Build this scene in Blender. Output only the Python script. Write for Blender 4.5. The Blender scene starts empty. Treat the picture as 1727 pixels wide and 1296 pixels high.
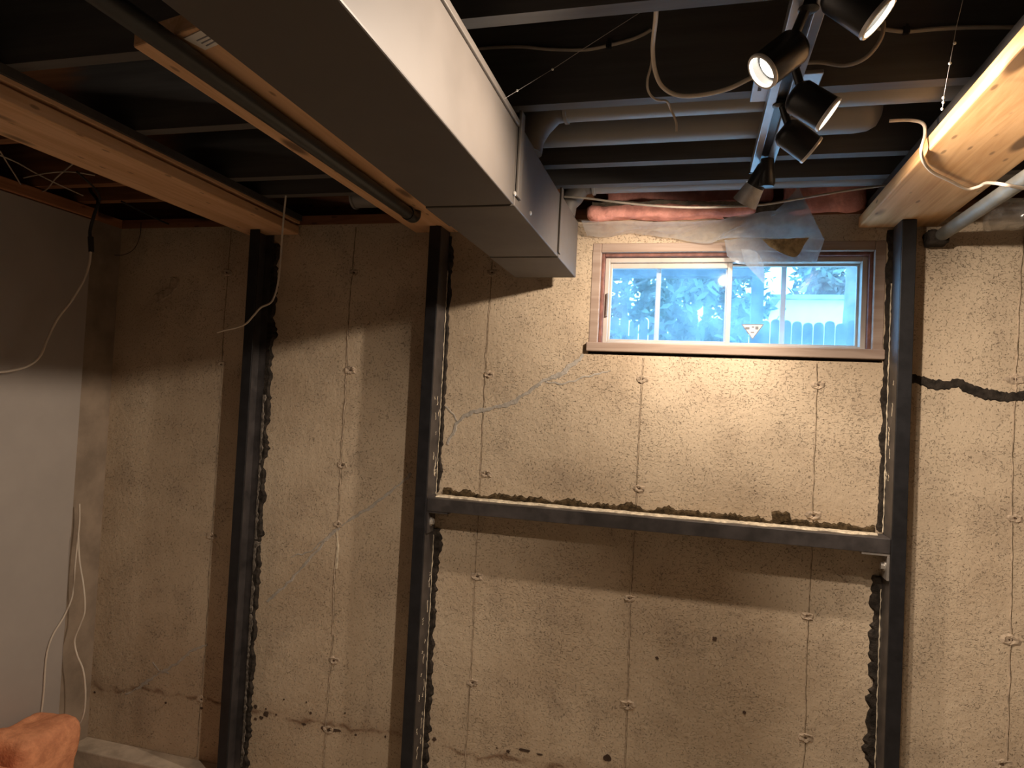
import bpy, bmesh, math, random
from mathutils import Vector, Matrix, noise
random.seed(7)
scene = bpy.context.scene
COL = scene.collection

# ------------------------------------------------------------------ camera, sky, exposure
IMW, IMH, FPX = 1727.0, 1296.0, 1154.47
YAW, PITCH, ROLL = 0.256813, 0.029646, -0.050195
CAM = Vector((1.4045, -2.6028, 1.7119))
Rz = Matrix.Rotation(YAW, 3, 'Z'); Rx = Matrix.Rotation(PITCH, 3, 'X'); Ry = Matrix.Rotation(ROLL, 3, 'Y')
RC = Rz @ Rx @ Ry                       # columns: right, forward, up
cam_d = bpy.data.cameras.new('camera'); cam = bpy.data.objects.new('camera', cam_d); COL.objects.link(cam)
r, fw, up = RC.col[0], RC.col[1], RC.col[2]
m3 = Matrix((r, up, -fw)).transposed()
cam.matrix_world = Matrix.Translation(CAM) @ m3.to_4x4()
cam_d.sensor_width = 36.0; cam_d.lens = FPX / IMW * 36.0; cam_d.clip_start = 0.02; cam_d.clip_end = 200
scene.camera = cam

world = bpy.data.worlds.new('world'); scene.world = world; world.use_nodes = True
bg = world.node_tree.nodes['Background']
bg.inputs[0].default_value = (0.19, 0.55, 1.0, 1); bg.inputs[1].default_value = 7.0

vs = scene.view_settings
vs.view_transform = 'Standard'; vs.look = 'None'; vs.gamma = 1.0; vs.use_curve_mapping = False; vs.exposure = 0.65
WARM = (1.0, 0.83, 0.67)

def P(px, py, ax, val):
    """photo pixel -> point on the plane axis=val (0 x, 1 y, 2 z)"""
    d = RC @ Vector(((px - IMW / 2) / FPX, 1.0, -(py - IMH / 2) / FPX))
    t = (val - CAM[ax]) / d[ax]
    return CAM + d * t
def W(px, py, y=0.0): return P(px, py, 1, y)

# ------------------------------------------------------------------ materials
def _nt(name):
    m = bpy.data.materials.new(name); m.use_nodes = True
    nt = m.node_tree; b = nt.nodes['Principled BSDF']
    return m, nt, b
def N(nt, t, **kw):
    n = nt.nodes.new(t)
    for k, v in kw.items(): setattr(n, k, v)
    return n
def L(nt, a, b): nt.links.new(a, b)
def math_n(nt, op, a, b=None, c=None, clamp=False):
    n = N(nt, 'ShaderNodeMath', operation=op); n.use_clamp = clamp
    for i, v in enumerate((a, b, c)):
        if v is None: continue
        if isinstance(v, (int, float)): n.inputs[i].default_value = v
        else: L(nt, v, n.inputs[i])
    return n.outputs[0]
def noise_n(nt, vec, scale, detail=4, rough=0.55, dist=0.0):
    n = N(nt, 'ShaderNodeTexNoise'); n.inputs['Scale'].default_value = scale
    n.inputs['Detail'].default_value = detail; n.inputs['Roughness'].default_value = rough
    n.inputs['Distortion'].default_value = dist
    if vec is not None: L(nt, vec, n.inputs['Vector'])
    return n.outputs['Fac']
def mapping(nt, scale=(1, 1, 1), loc=(0, 0, 0), rot=(0, 0, 0)):
    tc = N(nt, 'ShaderNodeTexCoord'); mp = N(nt, 'ShaderNodeMapping')
    L(nt, tc.outputs['Object'], mp.inputs['Vector'])
    mp.inputs['Scale'].default_value = scale; mp.inputs['Location'].default_value = loc; mp.inputs['Rotation'].default_value = rot
    return mp.outputs['Vector']
def ramp(nt, fac, p0, p1, v0=0.0, v1=1.0):
    n = N(nt, 'ShaderNodeMapRange'); n.inputs[1].default_value = p0; n.inputs[2].default_value = p1
    n.inputs[3].default_value = v0; n.inputs[4].default_value = v1; n.clamp = True
    n.interpolation_type = 'SMOOTHSTEP'
    L(nt, fac, n.inputs[0]); return n.outputs[0]
def mixc(nt, fac, a, b, blend='MIX'):
    n = N(nt, 'ShaderNodeMix', data_type='RGBA', blend_type=blend)
    if isinstance(fac, (int, float)): n.inputs[0].default_value = fac
    else: L(nt, fac, n.inputs[0])
    for i, v in ((6, a), (7, b)):
        if isinstance(v, tuple): n.inputs[i].default_value = v + (1,) if len(v) == 3 else v
        else: L(nt, v, n.inputs[i])
    return n.outputs[2]
def bump(nt, b, h, strength, dist=0.01):
    n = N(nt, 'ShaderNodeBump'); n.inputs['Strength'].default_value = strength; n.inputs['Distance'].default_value = dist
    L(nt, h, n.inputs['Height']); L(nt, n.outputs[0], b.inputs['Normal']); return n

def plain(name, col, rough=0.6, metal=0.0, var=0.25, scale=12.0, bmp=0.0, spec=0.5):
    m, nt, b = _nt(name)
    v = mapping(nt); f = noise_n(nt, v, scale, 5, 0.6)
    c2 = tuple(x * (1 - var) for x in col); c1 = tuple(min(1, x * (1 + var)) for x in col)
    L(nt, mixc(nt, ramp(nt, f, 0.3, 0.7), c2, c1), b.inputs['Base Color'])
    b.inputs['Roughness'].default_value = rough; b.inputs['Metallic'].default_value = metal
    b.inputs['Specular IOR Level'].default_value = spec
    if bmp: bump(nt, b, noise_n(nt, v, scale * 6, 3), bmp, 0.003)
    return m
def wood(name, light, dark, axis=1, knots=True, rough=0.7, gscale=1.0):
    m, nt, b = _nt(name)
    sc = [16 * gscale] * 3; sc[axis] = 0.9 * gscale
    v = mapping(nt, tuple(sc))
    g = noise_n(nt, v, 2.2, 6, 0.6, 0.6)
    col = mixc(nt, ramp(nt, g, 0.32, 0.70), light, dark)
    v2 = mapping(nt)
    big = noise_n(nt, v2, 2.5, 3)
    col = mixc(nt, ramp(nt, big, 0.45, 0.75, 0, 0.45), col, dark)
    if knots:
        sk = [7.5] * 3; sk[axis] = 2.2
        vk = N(nt, 'ShaderNodeTexVoronoi'); vk.inputs['Scale'].default_value = 1.0
        L(nt, mapping(nt, tuple(sk)), vk.inputs['Vector'])
        k = ramp(nt, vk.outputs['Distance'], 0.10, 0.19, 1.0, 0.0)
        col = mixc(nt, k, col, tuple(x * 0.30 for x in dark))
        sk = [26.0] * 3; sk[axis] = 9
        vk = N(nt, 'ShaderNodeTexVoronoi'); vk.inputs['Scale'].default_value = 1.0
        L(nt, mapping(nt, tuple(sk), (3, 5, 1)), vk.inputs['Vector'])
        k = ramp(nt, vk.outputs['Distance'], 0.08, 0.17, 0.7, 0.0)
        col = mixc(nt, k, col, tuple(x * 0.35 for x in dark))
    L(nt, col, b.inputs['Base Color']); b.inputs['Roughness'].default_value = rough
    bump(nt, b, g, 0.15, 0.004)
    return m

def concrete_mat():
    m, nt, b = _nt('cast concrete')
    v = mapping(nt)
    big = noise_n(nt, v, 1.6, 4, 0.6); mid = noise_n(nt, v, 6.0, 5, 0.6)
    col = mixc(nt, ramp(nt, big, 0.30, 0.68), (0.50, 0.385, 0.265), (0.66, 0.535, 0.385))
    col = mixc(nt, ramp(nt, mid, 0.48, 0.72, 0, 0.5), col, (0.38, 0.295, 0.215))
    streak = noise_n(nt, mapping(nt, (9, 9, 0.7)), 1.0, 4, 0.6)
    col = mixc(nt, ramp(nt, streak, 0.55, 0.8, 0, 0.30), col, (0.34, 0.26, 0.19))
    sx = N(nt, 'ShaderNodeSeparateXYZ'); tc = N(nt, 'ShaderNodeTexCoord'); L(nt, tc.outputs['Object'], sx.inputs[0])
    X, Z = sx.outputs[0], sx.outputs[2]
    # small worm-like pits: thin level sets of a stretched noise, thinned out by a mask
    pv = mapping(nt, (1.0, 1.0, 1.0), (0, 0, 0), (0, 0.5, 0))
    p1 = noise_n(nt, pv, 112.0, 3, 0.55, 1.0)
    mask = noise_n(nt, v, 6.0, 4, 0.65)
    pit = math_n(nt, 'MULTIPLY', ramp(nt, p1, 0.60, 0.69), ramp(nt, mask, 0.39, 0.60))
    p2v = mapping(nt, (66, 66, 190), (2, 1, 4), (0, 0.12, 0))
    p2 = noise_n(nt, p2v, 1.0, 2, 0.5, 0.4)
    mask2 = ramp(nt, X, 0.45, 0.8)
    pit2 = math_n(nt, 'MULTIPLY', math_n(nt, 'MULTIPLY', ramp(nt, p2, 0.61, 0.69), ramp(nt, noise_n(nt, mapping(nt, (1,1,1), (7,3,1)), 3.5, 4), 0.46, 0.64)), mask2)
    fine = noise_n(nt, v, 130.0, 3, 0.6)
    spots = math_n(nt, 'MULTIPLY', ramp(nt, fine, 0.60, 0.70), 0.65)
    allp = math_n(nt, 'MAXIMUM', math_n(nt, 'MAXIMUM', pit, pit2), spots)
    col = mixc(nt, math_n(nt, 'MULTIPLY', allp, 0.22), col, (0.17, 0.115, 0.07))
    # grime line and rusty stain along the cold joint near the floor
    wob = math_n(nt, 'MULTIPLY', math_n(nt, 'SUBTRACT', noise_n(nt, v, 5.0, 4), 0.5), 0.16)
    dz = math_n(nt, 'ABSOLUTE', math_n(nt, 'SUBTRACT', math_n(nt, 'ADD', Z, wob), 0.35))
    band = math_n(nt, 'MULTIPLY', ramp(nt, dz, 0.0, 0.016, 1.0, 0.0), ramp(nt, mid, 0.40, 0.56))
    col = mixc(nt, math_n(nt, 'MULTIPLY', band, 0.75), col, (0.17, 0.09, 0.05))
    halo = math_n(nt, 'MULTIPLY', ramp(nt, dz, 0.0, 0.08, 1.0, 0.0), ramp(nt, big, 0.4, 0.6))
    col = mixc(nt, math_n(nt, 'MULTIPLY', halo, 0.45), col, (0.30, 0.19, 0.115))
    L(nt, col, b.inputs['Base Color']); b.inputs['Roughness'].default_value = 0.9
    b.inputs['Specular IOR Level'].default_value = 0.15
    h = math_n(nt, 'SUBTRACT', math_n(nt, 'MULTIPLY', mid, 0.55), math_n(nt, 'MULTIPLY', allp, 0.9))
    h = math_n(nt, 'ADD', h, math_n(nt, 'MULTIPLY', noise_n(nt, v, 38.0, 4, 0.65), 0.5))
    bump(nt, b, h, 0.8, 0.009)
    return m

def joist_mat():
    m, nt, b = _nt('charcoal sprayed joist')
    v = mapping(nt, (1.2, 18, 18)); g = noise_n(nt, v, 2.0, 4)
    paint = mixc(nt, ramp(nt, g, 0.3, 0.7), (0.075, 0.069, 0.065), (0.105, 0.098, 0.092))
    raw = mixc(nt, ramp(nt, g, 0.3, 0.7), (0.30, 0.13, 0.055), (0.18, 0.075, 0.03))
    tc = N(nt, 'ShaderNodeTexCoord'); sx = N(nt, 'ShaderNodeSeparateXYZ'); L(nt, tc.outputs['Object'], sx.inputs[0])
    f = ramp(nt, math_n(nt, 'ADD', sx.outputs[0], math_n(nt, 'MULTIPLY', g, 0.12)), -0.50, -0.36, 1, 0)
    L(nt, mixc(nt, f, paint, raw), b.inputs['Base Color']); b.inputs['Roughness'].default_value = 0.65
    return m

def glass_mat(name, haze):
    m, nt, b = _nt(name); nt.nodes.remove(b)
    out = [n for n in nt.nodes if n.type == 'OUTPUT_MATERIAL'][0]
    tr = N(nt, 'ShaderNodeBsdfTransparent'); gl = N(nt, 'ShaderNodeBsdfGlossy'); gl.inputs['Roughness'].default_value = 0.03
    tl = N(nt, 'ShaderNodeBsdfTranslucent'); tl.inputs[0].default_value = (0.85, 0.9, 0.95, 1)
    f = noise_n(nt, mapping(nt), 9.0, 4)
    mx = N(nt, 'ShaderNodeMixShader'); L(nt, ramp(nt, f, 0.3, 0.75, haze * 0.5, haze * 1.5), mx.inputs[0])
    L(nt, tr.outputs[0], mx.inputs[1]); L(nt, tl.outputs[0], mx.inputs[2])
    m2 = N(nt, 'ShaderNodeMixShader'); m2.inputs[0].default_value = 0.05
    L(nt, mx.outputs[0], m2.inputs[1]); L(nt, gl.outputs[0], m2.inputs[2]); L(nt, m2.outputs[0], out.inputs[0])
    return m
def plastic_mat(name, a_tr=0.45, rough=0.25, tint=(0.82, 0.85, 0.86), gloss=0.12):
    m, nt, b = _nt(name); nt.nodes.remove(b)
    out = [n for n in nt.nodes if n.type == 'OUTPUT_MATERIAL'][0]
    tr = N(nt, 'ShaderNodeBsdfTransparent'); tl = N(nt, 'ShaderNodeBsdfTranslucent'); tl.inputs[0].default_value = tint + (1,)
    df = N(nt, 'ShaderNodeBsdfDiffuse'); df.inputs[0].default_value = tint + (1,)
    gl = N(nt, 'ShaderNodeBsdfGlossy'); gl.inputs['Roughness'].default_value = rough
    f = noise_n(nt, mapping(nt), 14.0, 4)
    a = N(nt, 'ShaderNodeMixShader'); a.inputs[0].default_value = 0.5; L(nt, tl.outputs[0], a.inputs[1]); L(nt, df.outputs[0], a.inputs[2])
    c = N(nt, 'ShaderNodeMixShader'); L(nt, ramp(nt, f, 0.3, 0.7, min(1, a_tr * 1.15), a_tr * 0.8), c.inputs[0]); L(nt, a.outputs[0], c.inputs[1]); L(nt, tr.outputs[0], c.inputs[2])
    d = N(nt, 'ShaderNodeMixShader'); d.inputs[0].default_value = gloss; L(nt, c.outputs[0], d.inputs[1]); L(nt, gl.outputs[0], d.inputs[2])
    L(nt, d.outputs[0], out.inputs[0])
    return m
def emit_mat(name, col, s):
    m, nt, b = _nt(name)
    b.inputs['Base Color'].default_value = (0.9, 0.9, 0.85, 1)
    b.inputs['Emission Color'].default_value = col + (1,); b.inputs['Emission Strength'].default_value = s
    return m
def galv(name, col, rough=0.42, metal=0.55):
    m, nt, b = _nt(name)
    v = mapping(nt); f = noise_n(nt, v, 3.0, 5, 0.6); g = noise_n(nt, v, 60, 2)
    c = mixc(nt, ramp(nt, f, 0.3, 0.7), tuple(x * 0.88 for x in col), col)
    c = mixc(nt, ramp(nt, g, 0.6, 0.8, 0, 0.2), c, tuple(x * 0.7 for x in col))
    L(nt, c, b.inputs['Base Color']); b.inputs['Metallic'].default_value = metal
    L(nt, ramp(nt, f, 0.3, 0.7, rough - 0.06, rough + 0.08), b.inputs['Roughness'])
    return m

M = {}
M['concrete'] = concrete_mat()
M['concrete_chip'] = plain('chipped concrete', (0.47, 0.37, 0.27), 0.9, 0, 0.3, 40, 0.4, 0.1)
M['hole'] = plain('dark hole shade', (0.075, 0.045, 0.028), 0.95, 0, 0.3, 30)  # brown that paints the shade inside tie holes and bug holes
M['epoxy'] = plain('grey crack epoxy', (0.45, 0.405, 0.345), 0.55, 0, 0.18, 30, 0.5)
M['mastic'] = plain('black mastic', (0.035, 0.028, 0.022), 0.9, 0, 0.5, 40, 0.8, 0.2)
M['mastic_brown'] = plain('dirty brown mortar', (0.16, 0.12, 0.07), 0.95, 0, 0.6, 45, 0.8, 0.1)
M['bead_dark'] = plain('dark ragged mortar', (0.075, 0.052, 0.028), 0.95, 0, 0.6, 60, 0.9, 0.1)
M['smear'] = plain('grey mortar smear', (0.17, 0.145, 0.12), 0.9, 0, 0.5, 60, 0.8, 0.1)
M['caulk'] = plain('cream grout', (0.62, 0.53, 0.39), 0.8, 0, 0.3, 50, 0.4)
M['drywall'] = plain('grey painted drywall', (0.40, 0.355, 0.315), 0.55, 0, 0.05, 3, 0.05, 0.3)
M['floor'] = plain('pale bounce floor', (0.46, 0.40, 0.33), 0.85, 0, 0.35, 5, 0.3, 0.2)  # kept pale to bounce lamp light up to ceiling and planks
M['ledge'] = plain('pale footing', (0.52, 0.43, 0.33), 0.9, 0, 0.25, 8, 0.4, 0.1)
M['block'] = plain('brown grey concrete', (0.30, 0.235, 0.175), 0.9, 0, 0.2, 6, 0.3, 0.1)
M['joist'] = joist_mat()
M['subfloor'] = plain('black sprayed subfloor', (0.018, 0.017, 0.018), 0.85, 0, 0.3, 5, 0.2, 0.2)
M['furring'] = plain('black sprayed furring', (0.06, 0.053, 0.048), 0.8, 0, 0.2, 10, 0.1, 0.2)
M['pine'] = wood('yellow pine plank', (0.76, 0.47, 0.265), (0.60, 0.335, 0.165))
M['pine_aged'] = wood('weathered pine plank', (0.76, 0.47, 0.22), (0.52, 0.27, 0.10), gscale=0.7)
M['rim'] = wood('brown rim board', (0.30, 0.13, 0.06), (0.18, 0.07, 0.03), axis=0)
M['plate_wood'] = wood('orange wall plate', (0.46, 0.20, 0.085), (0.30, 0.12, 0.05), axis=1)
M['frame_wood'] = wood('painted brown window wood', (0.42, 0.32, 0.255), (0.30, 0.21, 0.16), axis=0, knots=False)
M['frame_red'] = plain('worn maroon stop', (0.20, 0.085, 0.065), 0.7, 0, 0.3, 30)
M['alu'] = plain('cream vinyl sash', (0.50, 0.45, 0.40), 0.4, 0.0, 0.1, 10)
M['steel'] = plain('black painted steel', (0.014, 0.0135, 0.015), 0.5, 0.0, 0.3, 18, 0.15, 0.35)
M['steel_worn'] = plain('worn dark steel', (0.055, 0.047, 0.045), 0.45, 0.15, 0.4, 14, 0.1, 1.0)
M['bracket'] = plain('raw steel bracket', (0.33, 0.30, 0.27), 0.45, 0.5, 0.2, 20)
M['bolt'] = plain('zinc bolt', (0.66, 0.63, 0.58), 0.35, 0.7, 0.1, 20)
M['duct'] = galv('painted sheet metal', (0.088, 0.074, 0.062), 0.55, 0.1)
M['duct_dim'] = galv('dusty round duct', (0.24, 0.23, 0.22), 0.5, 0.3)
M['slot_shade'] = plain('slot shade', (0.05, 0.045, 0.04), 0.7, 0, 0.2, 10)  # painted shade for the slots of the lamp mounting plate
M['abs'] = plain('black plastic pipe', (0.028, 0.031, 0.031), 0.42, 0, 0.2, 10)
M['pipe_grey'] = plain('dull grey pipe', (0.16, 0.16, 0.145), 0.5, 0.2, 0.2, 12)
M['cable'] = plain('cream cable jacket', (0.66, 0.57, 0.46), 0.5, 0, 0.1, 10)
M['cable_old'] = plain('old beige cable jacket', (0.42, 0.36, 0.29), 0.55, 0, 0.2, 12)
M['cable_dark'] = plain('black cable jacket', (0.02, 0.02, 0.02), 0.5, 0, 0.2, 10)
M['staple'] = plain('black staple', (0.015, 0.015, 0.015), 0.5, 0, 0.1, 10)
M['pink'] = plain('pink fibreglass', (0.86, 0.37, 0.30), 0.95, 0, 0.28, 16, 0.9, 0.05)
M['orange_pink'] = plain('orange fibreglass', (0.88, 0.36, 0.19), 0.95, 0, 0.25, 16, 0.9, 0.05)
M['kraft'] = plain('dirty kraft facing', (0.10, 0.078, 0.055), 0.9, 0, 0.4, 40, 0.5)
M['kraft_light'] = plain('dusty brown paper', (0.32, 0.24, 0.13), 0.9, 0, 0.35, 60, 0.5)
M['plastic'] = plastic_mat('milky plastic sheet', 0.58, 0.4, (0.72, 0.75, 0.76), 0.04)
M['plastic_clear'] = plastic_mat('clear plastic wrap', 0.78, 0.15, (0.8, 0.8, 0.78), 0.16)
M['glass'] = glass_mat('dusty window glass', 0.11)
M['rail'] = plain('brushed grey rail', (0.34, 0.33, 0.34), 0.35, 0.6, 0.08, 20)
M['lamp_black'] = plain('satin black lamp shell', (0.012, 0.012, 0.013), 0.35, 0, 0.1, 10)
M['lamp_silver'] = plain('brushed silver collar', (0.62, 0.62, 0.62), 0.42, 0.5, 0.15, 25)
M['lamp_rim'] = plain('pale lamp rim', (0.75, 0.73, 0.70), 0.35, 0.3, 0.05, 10)
M['bulb_on'] = emit_mat('lit bulb face', (1.0, 0.90, 0.74), 14.0)
M['bulb_mid'] = emit_mat('lit bulb face aimed away', (1.0, 0.90, 0.74), 7.0)
M['paper'] = plain('white paper sticker', (0.74, 0.71, 0.66), 0.7, 0, 0.05, 20)
M['ink'] = plain('grey ink', (0.20, 0.20, 0.22), 0.7, 0, 0.1, 20)
M['tag_pink'] = plain('pink card', (0.62, 0.40, 0.33), 0.8, 0, 0.1, 20)
M['thread'] = plain('spider silk', (0.30, 0.28, 0.27), 0.6, 0, 0.1, 20)
M['dust'] = plain('dust bead', (0.7, 0.68, 0.62), 0.8, 0, 0.1, 20)
M['bounce_ground'] = plain('pale bounce ground', (0.50, 0.50, 0.47), 0.95, 0, 0.3, 2)  # unseen ground made pale to throw skylight up through the window
M['fence'] = plain('weathered fence board', (0.075, 0.08, 0.09), 0.9, 0, 0.2, 6)
M['deck'] = plain('dark deck timber', (0.055, 0.06, 0.07), 0.9, 0, 0.2, 6)
M['bark'] = plain('tree bark', (0.14, 0.13, 0.12), 0.95, 0, 0.4, 5, 0.5)
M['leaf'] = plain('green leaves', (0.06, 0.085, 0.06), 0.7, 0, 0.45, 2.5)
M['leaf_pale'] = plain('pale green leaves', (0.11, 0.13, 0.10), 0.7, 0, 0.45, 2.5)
M['shed'] = plain('white siding', (0.80, 0.80, 0.78), 0.7, 0, 0.04, 3)
M['shed_roof'] = plain('grey shed roof', (0.25, 0.25, 0.25), 0.8, 0, 0.1, 3)

# ------------------------------------------------------------------ mesh helpers
class MB:
    def __init__(s): s.v = []; s.f = []; s.mi = []
    def add(s, verts, faces, mi=0):
        o = len(s.v); s.v += [tuple(x) for x in verts]
        for f in faces: s.f.append(tuple(i + o for i in f)); s.mi.append(mi)
        return s
    def box(s, x0, x1, y0, y1, z0, z1, mi=0, mi_bottom=None):
        vs = [(x, y, z) for z in (z0, z1) for y in (y0, y1) for x in (x0, x1)]
        fs = [(0, 2, 3, 1), (4, 5, 7, 6), (0, 1, 5, 4), (1, 3, 7, 5), (3, 2, 6, 7), (2, 0, 4, 6)]
        o = len(s.v); s.v += vs
        for k, f in enumerate(fs):
            s.f.append(tuple(i + o for i in f)); s.mi.append(mi_bottom if (k == 0 and mi_bottom is not None) else mi)
        return s
    def tube(s, pts, r, n=8, cap=True, mi=0):
        pts = [Vector(p) for p in pts]; rs = r if isinstance(r, (list, tuple)) else [r] * len(pts)
        rings = []; prev = None
        for i, p in enumerate(pts):
            a = pts[max(0, i - 1)]; b = pts[min(len(pts) - 1, i + 1)]
            t = (b - a); t = t.normalized() if t.length > 1e-9 else Vector((0, 0, 1))
            if prev is None:
                u = t.orthogonal().normalized()
            else:
                u = prev - t * prev.dot(t); u = u.normalized() if u.length > 1e-6 else t.orthogonal().normalized()
            prev = u; w = t.cross(u)
            rings.append([p + (u * math.cos(k * 2 * math.pi / n) + w * math.sin(k * 2 * math.pi / n)) * rs[i] for k in range(n)])
        o = len(s.v)
        for rg in rings: s.v += [tuple(q) for q in rg]
        for i in range(len(rings) - 1):
            for k in range(n):
                s.f.append((o + i * n + k, o + i * n + (k + 1) % n, o + (i + 1) * n + (k + 1) % n, o + (i + 1) * n + k)); s.mi.append(mi)
        if cap:
            s.f.append(tuple(o + k for k in reversed(range(n)))); s.mi.append(mi)
            e = o + (len(rings) - 1) * n
            s.f.append(tuple(e + k for k in range(n))); s.mi.append(mi)
        return s
    def cyl(s, p0, p1, r0, r1=None, n=24, cap=True, mi=0):
        return s.tube([p0, p1], [r0, r0 if r1 is None else r1], n, cap, mi)
    def lathe(s, p0, axis, prof, n=28, mi=0):
        """prof: list of (distance along axis, radius)"""
        ax = Vector(axis).normalized(); u = ax.orthogonal().normalized(); w = ax.cross(u); p0 = Vector(p0)
        o = len(s.v)
        for d, rr in prof:
            for k in range(n):
                a = k * 2 * math.pi / n
                s.v.append(tuple(p0 + ax * d + (u * math.cos(a) + w * math.sin(a)) * rr))
        for i in range(len(prof) - 1):
            for k in range(n):
                s.f.append((o + i * n + k, o + i * n + (k + 1) % n, o + (i + 1) * n + (k + 1) % n, o + (i + 1) * n + k)); s.mi.append(mi)
        return s
    def prism(s, poly, d, mi=0):
        """poly: list of 3D points in a plane; d: extrusion vector"""
        n = len(poly); d = Vector(d); a = [Vector(p) for p in poly]; b = [p + d for p in a]
        s.add(a + b, [tuple(range(n)), tuple(reversed(range(n, 2 * n)))] + [(i, n + i, n + (i + 1) % n, (i + 1) % n) for i in range(n)], mi)
        return s
    def build(s, name, mats, parent=None, smooth=False, bevel=0.0, fix=True):
        me = bpy.data.meshes.new(name); me.from_pydata(s.v, [], s.f)
        mats = mats if isinstance(mats, (list, tuple)) else [mats]
        for m in mats: me.materials.append(M[m])
        for p, i in zip(me.polygons, s.mi): p.material_index = i
        if fix:
            bm = bmesh.new(); bm.from_mesh(me); bmesh.ops.recalc_face_normals(bm, faces=bm.faces); bm.to_mesh(me); bm.free()
        if smooth: me.shade_smooth()
        me.update()
        o = bpy.data.objects.new(name, me); COL.objects.link(o)
        if parent is not None: o.parent = parent
        if bevel:
            md = o.modifiers.new('bevel', 'BEVEL'); md.width = bevel; md.segments = 2; md.limit_method = 'ANGLE'
        if smooth:
            try:
                md = o.modifiers.new('ang', 'EDGE_SPLIT'); md.split_angle = math.radians(40)
            except Exception: pass
        return o
def tag(o, label, cat, group=None):
    o['label'] = label; o['category'] = cat
    if group: o['group'] = group
    return o
def struct(o, label, cat):
    o['kind'] = 'structure'; return tag(o, label, cat)
def empty(name, loc=(0, 0, 0)):
    o = bpy.data.objects.new(name, None); o.location = (0, 0, 0); COL.objects.link(o)
    o.empty_display_size = 0.1
    return o
def spline(pts, sub=8):
    pts = [Vector(p) for p in pts]
    if len(pts) < 3: return pts
    out = []
    for i in range(len(pts) - 1):
        p0 = pts[max(0, i - 1)]; p1 = pts[i]; p2 = pts[i + 1]; p3 = pts[min(len(pts) - 1, i + 2)]
        for k in range(sub):
            t = k / sub
            out.append(0.5 * ((2 * p1) + (p2 - p0) * t + (2 * p0 - 5 * p1 + 4 * p2 - p3) * t * t + (3 * p1 - p0 - 3 * p2 + p3) * t ** 3))
    out.append(pts[-1]); return out
def cable(name, pts, rad, mat, label, cat='cable', group=None, parent=None):
    o = MB().tube(spline(pts), rad, 8).build(name, mat, parent, smooth=True)
    if parent is None: tag(o, label, cat, group)
    return o
def ragged(pts, w0, w1, thick, seed, step=0.012, side=1, both=False, base_y=0.0, nrm=(0, -1, 0), jit=0.0):
    """ragged ribbon lying on a wall: pts on wall, one straight edge (or both ragged), thickness towards nrm"""
    rnd = random.Random(seed); pts = [Vector(p) for p in pts]; nrm = Vector(nrm)
    dense = [pts[0]]
    for a, b in zip(pts, pts[1:]):
        n = max(1, int((b - a).length / step))
        for k in range(1, n + 1): dense.append(a.lerp(b, k / n))
    mb = MB(); rows = []
    for i, p in enumerate(dense):
        a = dense[max(0, i - 2)]; b = dense[min(len(dense) - 1, i + 2)]
        t = (b - a).normalized(); c = nrm.cross(t).normalized() * side
        f = 0.5 + 0.5 * noise.noise(Vector((i * step * 14 + seed * 3.1, seed, 0))) * 1.4 + rnd.uniform(-0.22, 0.22)
        w = max(0.001, w0 + (w1 - w0) * max(0, min(1.2, f)))
        if both:
            f2 = 0.5 + 0.7 * noise.noise(Vector((i * step * 14 + seed * 7.7, seed + 5, 2))) + rnd.uniform(-0.2, 0.2)
            wb = max(0.001, w0 + (w1 - w0) * max(0, min(1.2, f2)))
        else: wb = 0.0
        p = p + c * (jit * noise.noise(Vector((i * step * 40 + seed, 1.7, seed))))
        th = thick * (0.7 + 0.3 * rnd.random())
        rows.append((p - c * wb, p - c * wb * 0.75 + nrm * th * (1 if both else 1), p + c * w * 0.7 + nrm * th, p + c * w))
    vs = [q for rw in rows for q in rw]; fs = []
    for i in range(len(rows) - 1):
        for k in range(3): fs.append((i * 4 + k, i * 4 + k + 1, (i + 1) * 4 + k + 1, (i + 1) * 4 + k))
    fs += [(0, 1, 2, 3), tuple((len(rows) - 1) * 4 + k for k in (3, 2, 1, 0))]
    fs += [(i * 4 + 3, i * 4, (i + 1) * 4, (i + 1) * 4 + 3) for i in range(len(rows) - 1)]
    mb.add(vs, fs); return mb
def lump(x0, x1, y0, y1, z0, z1, seg=0.03, amp=0.012, rnd=0.02, seed=0, freq=9.0):
    """soft noisy block (insulation batt)"""
    bm = bmesh.new(); bmesh.ops.create_cube(bm, size=1.0)
    dx, dy, dz = x1 - x0, y1 - y0, z1 - z0
    cuts = max(2, min(26, int(max(dx, dy, dz) / seg)))
    bmesh.ops.subdivide_edges(bm, edges=bm.edges[:], cuts=cuts, use_grid_fill=True)
    c = Vector(((x0 + x1) / 2, (y0 + y1) / 2, (z0 + z1) / 2))
    for v in bm.verts:
        p = Vector((v.co.x * dx, v.co.y * dy, v.co.z * dz))
        q = Vector((max(-dx / 2 + rnd, min(dx / 2 - rnd, p.x)), max(-dy / 2 + rnd, min(dy / 2 - rnd, p.y)), max(-dz / 2 + rnd, min(dz / 2 - rnd, p.z))))
        d = p - q
        n = d.normalized() if d.length > 1e-6 else Vector((0, 0, 0))
        p = q + n * rnd
        w = p + c
        nv = noise.noise_vector(w * freq + Vector((seed, 0, seed * 2))) + 0.5 * noise.noise_vector(w * freq * 2.7)
        v.co = w + nv * amp
    mb = MB(); bm.verts.index_update()
    mb.v = [tuple(v.co) for v in bm.verts]; mb.f = [tuple(v.index for v in f.verts) for f in bm.faces]; mb.mi = [0] * len(mb.f)
    bm.free(); return mb

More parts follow.
